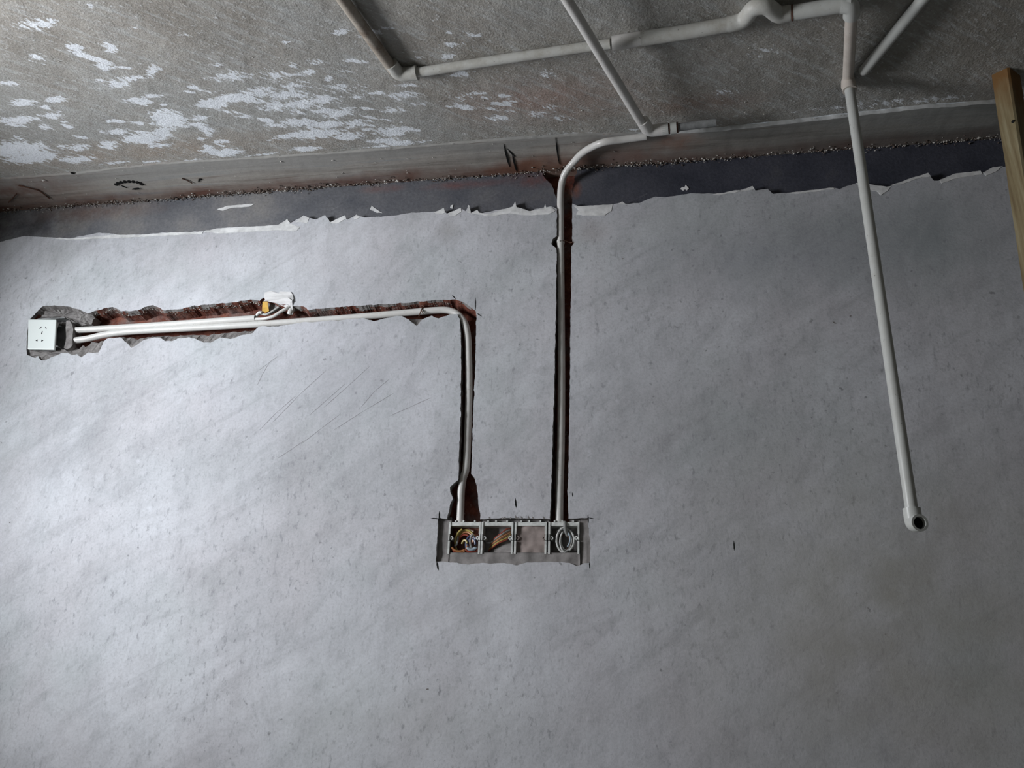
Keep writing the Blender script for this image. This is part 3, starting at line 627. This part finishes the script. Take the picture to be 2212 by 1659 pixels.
# white pipe raised over it
h3 = .058
a3, b3 = fl(1225, 0, h3), fl(1396, 282, h3)
rp = thing('raised_pipe', 'clean white pipe crossing over the dusty pipe, ending in elbow with dark grey tube', 'pipe', Vector((b3.x, b3.y, 0)))
pipe('pipe', [ext(a3, b3, .35), a3, b3], .0125, M_PVC, rp)
dd = (fl(1465, 277, h3)-fl(1412, 284, h3)).normalized(); bb = fl(1402, 284, h3-.002); d3 = (a3-b3).normalized()
pipe('elbow', fillet([bb+d3*.05, bb, bb+dd*.045], .016), .0165, M_PVC, rp)
for t in (.036, .058): pipe('collar', [bb+dd*t, bb+dd*(t+.016)], .0165, M_PVCC, rp)
for t in (.0525, .0745): pipe('rubber_ring', [bb+dd*t, bb+dd*(t+.0035)], .0145, M_RUST, rp)
pipe('grey_tube', [bb+dd*.062, bb+dd*.178], .0108, M_TUBE, rp, hole=.0065, hole_depth=.03)['label'] = 'dark grey rubber tube end'
# loose pipe at the photo's right
pe, ps = fl(1862, 158, .0145), fl(1992, 0, .0145)
lp_ = pipe('short_pipe', [pe, pe.lerp(ps, .02), pe.lerp(ps, .04), ps, ext(ps, pe, .3)], [.009, .0125, .0135, .0135, .0135], M_PVCC, origin=Vector((pe.x, pe.y, 0)))
tag(lp_, 'straight white pipe lying diagonally at upper right, blunt end by the riser foot', 'pipe')

# ------------------------------------------------------------------ conduits in the chases
rc = 0.0100
cu = px2 = [at(162, 714, .012), at(250, 709, .013), at(400, 699, .013), at(552, 688, .012)]
o = pipe('conduit', smoothpath(cu), rc, M_PVC, origin=cu[0], hole=.0075, hole_depth=.03)
tag(o, 'short straight white conduit from socket box to the torn white card', 'conduit')
cb = [at(163, 736, .010), at(190, 732, .010), at(225, 724, .010), at(280, 717, .010), at(400, 710, .012), at(560, 701, .013), at(750, 687, .013), at(880, 676, .014), at(940, 671, .014), at(968, 671, .014), at(988, 679, .015), at(1003, 697, .016), at(1010, 725, .017),
      at(1012, 760, .018), at(1013, 850, .020), at(1010, 950, .022), at(1007, 1010, .020), at(1000, 1035, .018), at(996, 1065, .018), at(995, 1100, .018), at(994, 1130, .018)]
o = pipe('conduit', smoothpath(cb, 5), rc, M_PVC, origin=cb[-1])
tag(o, 'long white conduit bending ninety degrees from socket run to first open box', 'conduit')
tie = pipe('wire_tie', smoothpath([at(905, 684, .004), at(908, 676, .000), at(911, 668, .002), at(917, 663, .012), at(917, 660, .02)], 4), .0014, M_RUST, o)
pipe('wire_tie', smoothpath([at(910, 670, -.001), at(913, 676, -.002), at(914, 679, .0)], 3), .0014, M_RUST, o)
cc = [at(1208, 1130, .018), at(1209, 1060, .020), at(1212, 950, .021), at(1213, 800, .021), at(1212, 650, .020), at(1211, 524, .014), at(1211, 480, .014), at(1211, 425, .010), at(1214, 395, .000)]
hb = .040
cc += [Vector(at(1222, 373, -.020)), at(1240, 350, -.045), at(1262, 328, -.085), fl(1300, 309, .036), fl(1345, 302, .030), fl(1396, 295, .026)]
o = pipe('conduit', smoothpath(cc, 5), rc*1.03, M_PVC, origin=cc[0])
tag(o, 'white conduit straight along the second groove, curving out onto the floor strip', 'conduit')
pipe('coupling_joint', [at(1211, 527, .014), at(1211, 521, .014)], rc*1.18, M_PVC, o)
pipe('wire_tie', smoothpath([at(1209, 521, .001), at(1222, 521, .010), at(1232, 525, .014), at(1237, 523, .006)], 4), .0012, M_RUST, o)

# ------------------------------------------------------------------ torn card, tape and loose cables at the end of the short conduit
cbt = thing('cable_junction', 'torn white card folded over loose white cables with yellow tape', 'cable joint', at(600, 690, 0.015))
def sheet(name, pts, ys, m, parent, th=.0012, jit=.0008):
    w = [at(x, y, yy) for (x, y), yy in zip(pts, ys)]; n = len(w)
    c = sum(w, Vector())/n
    V = [v for v in w]+[v+Vector((0, th, 0)) for v in w]; t = tessellate_polygon([[Vector((v.x, v.z, 0)) for v in w]])
    return mesh_obj(name, V, [tuple(q) for q in t]+[tuple(n+i for i in reversed(q)) for q in t]+[(i, (i+1) % n, n+(i+1) % n, n+i) for i in range(n)], m, parent)
sheet('card', [(570,640),(572,632),(585,629),(602,634),(604,630),(628,631),(632,637),(634,645),(631,652),(620,643),(600,644),(573,650)], [-.002,-.003,-.003,-.004,-.004,-.003,-.003,-.004,-.006,-.008,-.007,-.004], M_CARD, cbt)
sheet('card', [(569,651),(575,647),(600,643),(622,643),(631,650),(630,664),(622,667),(610,661),(600,656),(585,653),(578,651)], [-.004,-.007,-.010,-.010,-.008,.004,.006,.004,.000,-.002,-.003], M_CARD, cbt)
sheet('card', [(626,652),(631,650),(632,680),(629,676)], [-.006,-.006,.006,.006], M_CARD, cbt)
sheet('tape', [(567,652),(578,652),(581,672),(573,676),(566,674)], [-.002,-.002,.006,.008,.006], M_YEL, cbt)['label'] = 'yellow tape strip'
for path, r, m in (([(552,690,.010),(570,689,.006),(590,684,.002),(608,673,.000),(620,666,.000),(628,663,.004)], .0048, M_PVC),
                   ([(552,684,.012),(563,678,.010),(575,680,.010),(590,672,.010),(602,664,.012)], .0035, M_PVCC),
                   ([(555,682,.010),(560,676,.006),(566,676,.006)], .005, M_PVC),
                   ([(632,664,.012),(628,674,.008),(626,680,.010)], .009, M_PVC)):
    pipe('cable', smoothpath([at(x, y, yy) for x, y, yy in path], 5), r, m, cbt)
sheet('shadow_gap_board', [(579,654),(598,656),(612,663),(600,672),(585,680),(578,676)], [.016]*6, M_ED, cbt).name = 'shadow_gap_sheet'  # grey sheet put in for the shadow gap behind the card

# ------------------------------------------------------------------ wall socket at the photo's left
so = thing('wall_socket', 'white square five-hole socket on grey back box at far left', 'socket', at(90, 723, 0.0))
cs = [at(60.5, 690, -.014), at(121.5, 690.5, -.010), at(117.5, 756, -.010), at(59, 755, -.014)]
cen = sum(cs, Vector())/4; exx = ((cs[0]+cs[3])/2-(cs[1]+cs[2])/2); ezz = ((cs[3]+cs[2])/2-(cs[0]+cs[1])/2)
W_, H_ = exx.length, ezz.length; ex = exx.normalized(); ez = (ezz-ex*ezz.dot(ex)).normalized(); ey = ez.cross(ex)
RS = Matrix((ex, ey, ez)).transposed()
def S(u, v, d=0): return cen+ex*u*W_+ez*v*H_+ey*d
plate = o = mesh_obj('plate', [c_ for c_ in cs]+[c_+Vector((0, .008, 0)) for c_ in cs], [(0, 1, 2, 3), (7, 6, 5, 4), (0, 4, 5, 1), (1, 5, 6, 2), (2, 6, 7, 3), (3, 7, 4, 0)], M_PLATE, so); bevel(o, .0025, 3)
def slot(u, v, w, h, ang):
    R = RS@Matrix.Rotation(ang, 3, 'Y'); mesh_obj('slot', *box_geo(S(u, v, .0002), (w, .0012, h), R=R), M_BLK, plate)
slot(.10, -.205, .0022, .009, .55); slot(-.09, -.205, .0022, .009, -.55); slot(.0, -.05, .0024, .010, 0)
for u in (.10, -.10):
    sg = 1 if u > 0 else -1
    V = [S(u+sg*.045, .20, -.0003), S(u-sg*.03, .165, -.0003), S(u-sg*.03, .235, -.0003), S(u+sg*.045, .20, .002), S(u-sg*.03, .165, .002), S(u-sg*.03, .235, .002)]
    mesh_obj('slot', V, [(0, 1, 2), (0, 1, 4, 3), (1, 2, 5, 4), (2, 0, 3, 5)], M_BLK, plate)
mesh_obj('frame_line', *box_geo(S(0, 0, .010), (W_*.80, .006, H_*.84), R=RS), M_BOX, so)
# back box, open on its right with a mortar-covered end flange
bx0, bx1 = at(92, 720, .03).x, at(150, 720, .03).x; bz0, bz1 = at(100, 700, .03).z, at(100, 760, .03).z
V, FC = [], []
xm, zm = (bx0+bx1)/2, (bz0+bz1)/2; w, h = bx0-bx1, bz1-bz0
box_geo((xm, .046, zm), (w, .004, h), V, FC); box_geo((xm, .020, bz0), (w, .05, .003), V, FC); box_geo((xm, .020, bz1), (w, .05, .003), V, FC); box_geo((bx0, .020, zm), (.003, .05, h), V, FC)
mesh_obj('back_box', V, FC, M_TUBE, so)
fp = [(143,693),(150,692),(153,697),(156,703),(158,712),(157,722),(156,735),(157,745),(152,752),(143,755),(138,752),(141,742),(143,728),(142,710)]
w_ = [at(x, y, -.003) for x, y in fp]; n = len(w_); t = tessellate_polygon([[Vector((v.x, v.z, 0)) for v in w_]])
V = [v+Vector((0, .002*n3(v.x*80, v.z*80), 0)) for v in w_]+[v+Vector((.002, .045, 0)) for v in w_]
mesh_obj('box_flange', V, [tuple(q) for q in t]+[(i, (i+1) % n, n+(i+1) % n, n+i) for i in range(n)], M_ED, so)
# broken mortar in the niche around the socket
def lump(name, pts, y, parent, m, jit=.006, dep=.03):
    w = resample([at(x, yy, y) for x, yy in pts+[pts[0]]], .006, .002, random.random()*9)[:-1]; c = sum(w, Vector())/len(w); n = len(w)
    V = [Vector((v.x, y+jit*n3(v.x*60, v.z*60, 2), v.z)) for v in w]+[Vector((v.x*.6+c.x*.4, y-jit*.4+jit*n3(v.x*70, v.z*70, 3), v.z*.6+c.z*.4)) for v in w]+[Vector((c.x, y, c.z))]+[Vector((v.x, y+dep, v.z)) for v in w]
    FC = []
    for i in range(n):
        j = (i+1) % n; FC += [(i, j, n+j, n+i), (n+i, n+j, 2*n), (i, j, 2*n+1+j, 2*n+1+i)]
    return mesh_obj(name, V, FC, m, parent)
lump('niche_mortar', [(60,757),(100,757),(140,756),(150,764),(135,768),(98,783),(86,783),(82,772),(76,776),(58,770)], .010, wall, M_ED, .006)
lump('niche_mortar', [(64,692),(82,670),(94,660),(120,658),(140,660),(165,664),(192,676),(205,690),(200,702),(160,704),(125,700),(122,690)], .022, wall, M_ED, .010, .02)
lump('niche_mortar', [(165,664),(190,672),(206,688),(196,700),(180,698),(168,684)], .008, wall, M_ED, .008, .03)
# chips of plaster core hanging along the photo-lower edge are the chipped rings of the wall itself

# ------------------------------------------------------------------ recess with four boxes
MY = 0.010
def mortar(name, x0, y0, x1, y1, m=None, dep=MY, nxx=14, nzz=8):
    a, b = at(x0, y0, dep), at(x1, y1, dep); V, FC = [], []
    xs_ = np.linspace(a.x, b.x, nxx); zs_ = np.linspace(a.z, b.z, nzz)
    for z in zs_:
        for x in xs_: V.append((x, dep+.0028*n3(x*45, z*45, 4)+.0012*n3(x*160, z*160, 4), z))
    for j in range(nzz-1):
        for i in range(nxx-1): FC.append((j*nxx+i, j*nxx+i+1, (j+1)*nxx+i+1, (j+1)*nxx+i))
    bnd = list(range(nxx))+[j*nxx+nxx-1 for j in range(1, nzz)]+[(nzz-1)*nxx+i for i in range(nxx-2, -1, -1)]+[j*nxx for j in range(nzz-2, 0, -1)]
    k0 = len(V)
    for i in bnd: V.append((V[i][0], .05, V[i][2]))
    nb = len(bnd)
    for i in range(nb): FC.append((bnd[i], bnd[(i+1) % nb], k0+(i+1) % nb, k0+i))
    return mesh_obj(name, V, FC, m or M_MOR, wall, smooth=True)
mortar('bedding_mortar', 940, 1118, 969.5, 1226); mortar('bedding_mortar', 1252.5, 1118, 1279, 1228)
mortar('bedding_mortar', 969.5, 1194, 1252.5, 1228, nxx=60, nzz=12, dep=.0055)
mortar('bedding_mortar', 1040, 1118, 1186, 1129, nxx=30, nzz=4, dep=.014); mortar('bedding_mortar', 1230, 1118, 1252.5, 1129, nxx=6, nzz=4, dep=.012)
boxes = [(970, 1036, 'open grey box packed with coiled coloured wires, leftmost of the four', 'wires'),
         (1040.5, 1107, 'grey box half clogged with mortar, second from left of the four', 'half'),
         (1112, 1180, 'grey box filled flush with pinkish mortar, third from left of the four', 'full'),
         (1184.5, 1251.5, 'open grey box packed with coiled pale wires, rightmost of the four', 'coil')]
FY = .004     # front of the boxes
for x0, x1, lab, kd in boxes:
    a, b = at(x0, 1128, FY), at(x1, 1196, FY); xa, xb, z0, z1 = a.x, b.x, a.z, at((x0+x1)/2, 1197, FY).z
    w, h = xa-xb, z1-z0; xm, zm = (xa+xb)/2, (z0+z1)/2
    t = thing('junction_box', lab, 'electrical box', (xm, .045, zm), 'row of four recessed boxes')
    V, FC = [], []; th = .0048; D = .042
    box_geo((xm, FY+D, zm), (w, .002, h), V, FC)
    for sg in (1, -1):     # side walls, pinched near mid height
        for zz, hh, ww in ((zm-h*.31, h*.38, th), (zm-h*.02, h*.20, th*.55), (zm+h*.30, h*.40, th)):
            box_geo((xm+sg*(w/2-ww/2-(th-ww)*.25), FY+D/2, zz), (ww, D, hh), V, FC)
    box_geo((xm, FY+D/2+.004, z1-.0015), (w, D-.008, .003), V, FC)
    shell = o = mesh_obj('shell', V, FC, M_BOX, t)
    o = mesh_obj('rim', *box_geo((xm, FY+D/2+.001, z0+.005), (w-.001, D-.002, .010)), M_BOX, t); bevel(o, .001)
    for dx in (-.30, .05, .30):
        mesh_obj('clip', *box_geo((xm+dx*w, FY+.006, z0-.002), (.004, .01, .006)), M_BOX, shell)
    for sg in (1, -1):
        V, FC = tube([Vector((xm+sg*(w/2-.008), FY+.030, zm)), Vector((xm+sg*(w/2-.008), FY+.003, zm))], .0048, 14, hole=.0018, hole_depth=.008)
        sharp(mesh_obj('screw_lug', V, FC, M_BOX if kd != 'full' else M_MORP, shell))
    def fill(y0f, yvar, m, name='mortar_fill', u0=-.44, u1=.44, v0=.12, v1=.99):
        V, FC = [], []; nn_, mm_ = 16, 16
        for j in range(mm_):
            for i in range(nn_):
                u = u0+(u1-u0)*i/(nn_-1); v = v0+(v1-v0)*j/(mm_-1); x, z = xm+u*w, z0+v*h
                V.append((x, y0f(u, v)+yvar*n3(x*55, z*55, 6), z))
        for j in range(mm_-1):
            for i in range(nn_-1): FC.append((j*nn_+i, j*nn_+i+1, (j+1)*nn_+i+1, (j+1)*nn_+i))
        return mesh_obj(name, V, FC, m, t, smooth=True)
    wr = .0026
    def loop(cx, cz, rx, rz, a0, a1, y0, y1, m, parent, n=14, r=wr):
        P = [Vector((xm+(cx+rx*math.cos(a0+(a1-a0)*k/n))*w, y0+(y1-y0)*k/n, z0+(cz+rz*math.sin(a0+(a1-a0)*k/n))*h)) for k in range(n+1)]
        pipe('wire', P, r, m, parent, seg=8)
    # local axes: u > 0 is the photo's left, v > 0 the photo's lower side
    if kd == 'wires':
        fill(lambda u, v: FY+.030, .004, M_BR, 'box_rubble')
        c = thing('wire_bundle', 'bundle of red, yellow and blue wires curled in the leftmost box', 'wires', (xm, FY+.03, zm))
        for k, (cx, cz, rx, rz, a0, a1, y0, y1, cn) in enumerate(((0.0,.62,.30,.40,3.3,6.3,.014,.018,'yellow'),(0.0,.64,.26,.36,3.2,6.2,.012,.022,'orange'),(.03,.66,.22,.30,3.0,6.1,.016,.022,'red'),
                (-.02,.60,.34,.42,-1.2,.6,.010,.020,'yellow'),(.14,.72,.20,.24,1.2,3.6,.008,.018,'orange'),(.16,.74,.22,.22,.3,2.6,.006,.016,'red'),(.16,.70,.24,.20,.4,2.3,.005,.012,'orange'),
                (-.18,.66,.16,.26,3.6,6.9,.012,.018,'blue'),(-.20,.70,.13,.20,3.2,7.4,.010,.018,'blue'),(-.22,.78,.11,.07,.0,3.2,.006,.010,'paleblue'),(-.26,.58,.10,.22,-1.5,1.4,.010,.016,'grey'),
                (.30,.50,.06,.22,1.2,4.8,.012,.020,'grey'),(-.22,.80,.18,.12,.2,2.9,.010,.016,'red'),(.02,.74,.10,.20,3.6,5.8,.012,.018,'yellow'),(-.05,.5,.3,.3,4.0,5.6,.016,.024,'brown'))):
            loop(cx, cz, rx, rz, a0, a1, FY+y0, FY+y1, M_W[cn], c, r=.0027 if k != 9 else .004)
    elif kd == 'half':
        fill(lambda u, v: FY+.028-.030*max(0, min(1, (v-.45)*1.4))*max(0, min(1, .6-u*1.2)), .003, M_MOR)
        fill(lambda u, v: FY+.034, .003, M_BR, 'box_rubble')
        c = thing('wire_bundle', 'short red and yellow wires slanting across the second box from left', 'wires', (xm, FY+.03, zm))
        for k in range(7):
            cn = ('red', 'yellow', 'brown', 'orange', 'brown', 'grey', 'red')[k]; o_ = k*.055
            P = [Vector((xm+(.30-o_*.3)*w, FY+.022, z0+(.86-o_)*h)), Vector((xm+(.0-o_*.2)*w, FY+.012, z0+(.66-o_*.9)*h)), Vector((xm-.28*w, FY+.014, z0+(.52-o_)*h)), Vector((xm-.37*w, FY+.026, z0+(.32-o_*.5)*h))]
            pipe('wire', smoothpath(P, 5), .002, M_W[cn], c, seg=8)
    elif kd == 'full':
        fill(lambda u, v: FY+.008+.002*u-.002*v, .004, M_MORP, v0=.10)
    else:
        fill(lambda u, v: FY+.034, .003, M_MOR, 'box_dust')
        c = thing('wire_bundle', 'white and grey wires coiled in rings in the rightmost box', 'wires', (xm, FY+.03, zm))
        for k, (cx, cz, rx, rz, a0, a1, y0, y1, cn) in enumerate(((.04,.56,.36,.40,2.2,5.0,.006,.012,'white'),(.04,.56,.32,.37,1.6,5.4,.008,.014,'grey'),(.02,.58,.28,.33,1.4,5.6,.010,.016,'white'),(.0,.58,.24,.30,1.2,6.2,.014,.020,'grey'),
                (-.06,.55,.30,.40,-1.3,1.4,.006,.012,'white'),(-.08,.56,.34,.40,-1.4,1.2,.008,.014,'grey'),(-.02,.56,.26,.38,-1.4,1.6,.008,.014,'white'),(.0,.5,.22,.34,-1.6,1.8,.012,.018,'grey'),(-.14,.52,.26,.36,-1.4,.9,.012,.018,'white'),
                (.10,.54,.30,.34,2.4,4.8,.004,.010,'paleblue'),(-.1,.60,.22,.36,-.9,1.3,.004,.008,'white'),(.0,.60,.20,.24,.5,6.6,.018,.024,'brown'))):
            loop(cx, cz, rx, rz, a0, a1, FY+y0, FY+y1, M_W[cn], c, r=.0023)
        pipe('wire', smoothpath([Vector((xm-.02*w, FY+.004, z0+.0*h)), Vector((xm-.04*w, FY+.000, z0+.12*h)), Vector((xm-.06*w, FY+.006, z0+.28*h)), Vector((xm-.10*w, FY+.012, z0+.4*h))], 5), .0050, M_W['grey'], c, seg=10)

# ------------------------------------------------------------------ timber post at the photo's right edge
pb = fl(2150, 158, 0.0)
post = thing('timber_post', 'rough yellow-brown timber post standing at the far right edge', 'post', pb)
c0 = fl(2142, 163, 0.0)                       # near corner of the foot
ptop = at(2207, 600, c0.y+0.02)
axp = (ptop-c0).normalized()
uu = Vector((-.62, -.55, 0)).normalized(); vv = Vector((-.75, .66, 0)).normalized()
def col4(t, k0=0.0):
    p = c0+axp*t; return p
V, FC, nseg = [], [], 40
ch = [(0, 0), (.036, 0), (.040, .004), (.040, .052), (.0, .055)]
for i in range(nseg+1):
    t = 1.75*i/nseg; p = c0+axp*t
    for (a, b) in ch:
        j = .0012*n3(a*90, t*6, b*40)
        V.append(p+uu*(a+j)+vv*(b+j)+(Vector((0, 0, .0)) if i else Vector((0, 0, -p.z))))
m = len(ch)
for i in range(nseg):
    for k in range(m): FC.append((i*m+k, i*m+(k+1) % m, (i+1)*m+(k+1) % m, (i+1)*m+k))
FC.append(tuple(range(m))); FC.append(tuple(nseg*m+k for k in range(m)))
shaft = mesh_obj('post_shaft', V, FC, M_WD, post)
kn = c0+axp*.16+uu*.032-vv*.0005
V, FC = tube([kn+vv*.002, kn-vv*.0012], .004, 10); mesh_obj('knot', V, FC, M_BLK, shaft)

# twigs and wire scraps on the strip
def scrap(name, pts, r, m, lab, cat, z=.009):
    w = smoothpath([fl(x, y, z) for x, y in pts], 4); o = pipe(name, w, r, m, origin=w[0], seg=8); tag(o, lab, cat)
scrap('wire_scrap', [(40,401),(60,406),(85,413),(108,430)], .0022, M_RUST, 'thin rusty wire scrap curving in the corner at far left', 'wire')
scrap('wire_scrap', [(36,419),(28,428),(18,438)], .0018, M_RUST, 'tiny rusty wire end below the longer scrap at far left', 'wire')
scrap('twig', [(393,386),(404,390),(415,396)], .0018, M_RUST, 'small dark twig lying right of the black ring mark', 'twig')

for o in bpy.data.objects:
    if '_o' in o.keys(): del o['_o']
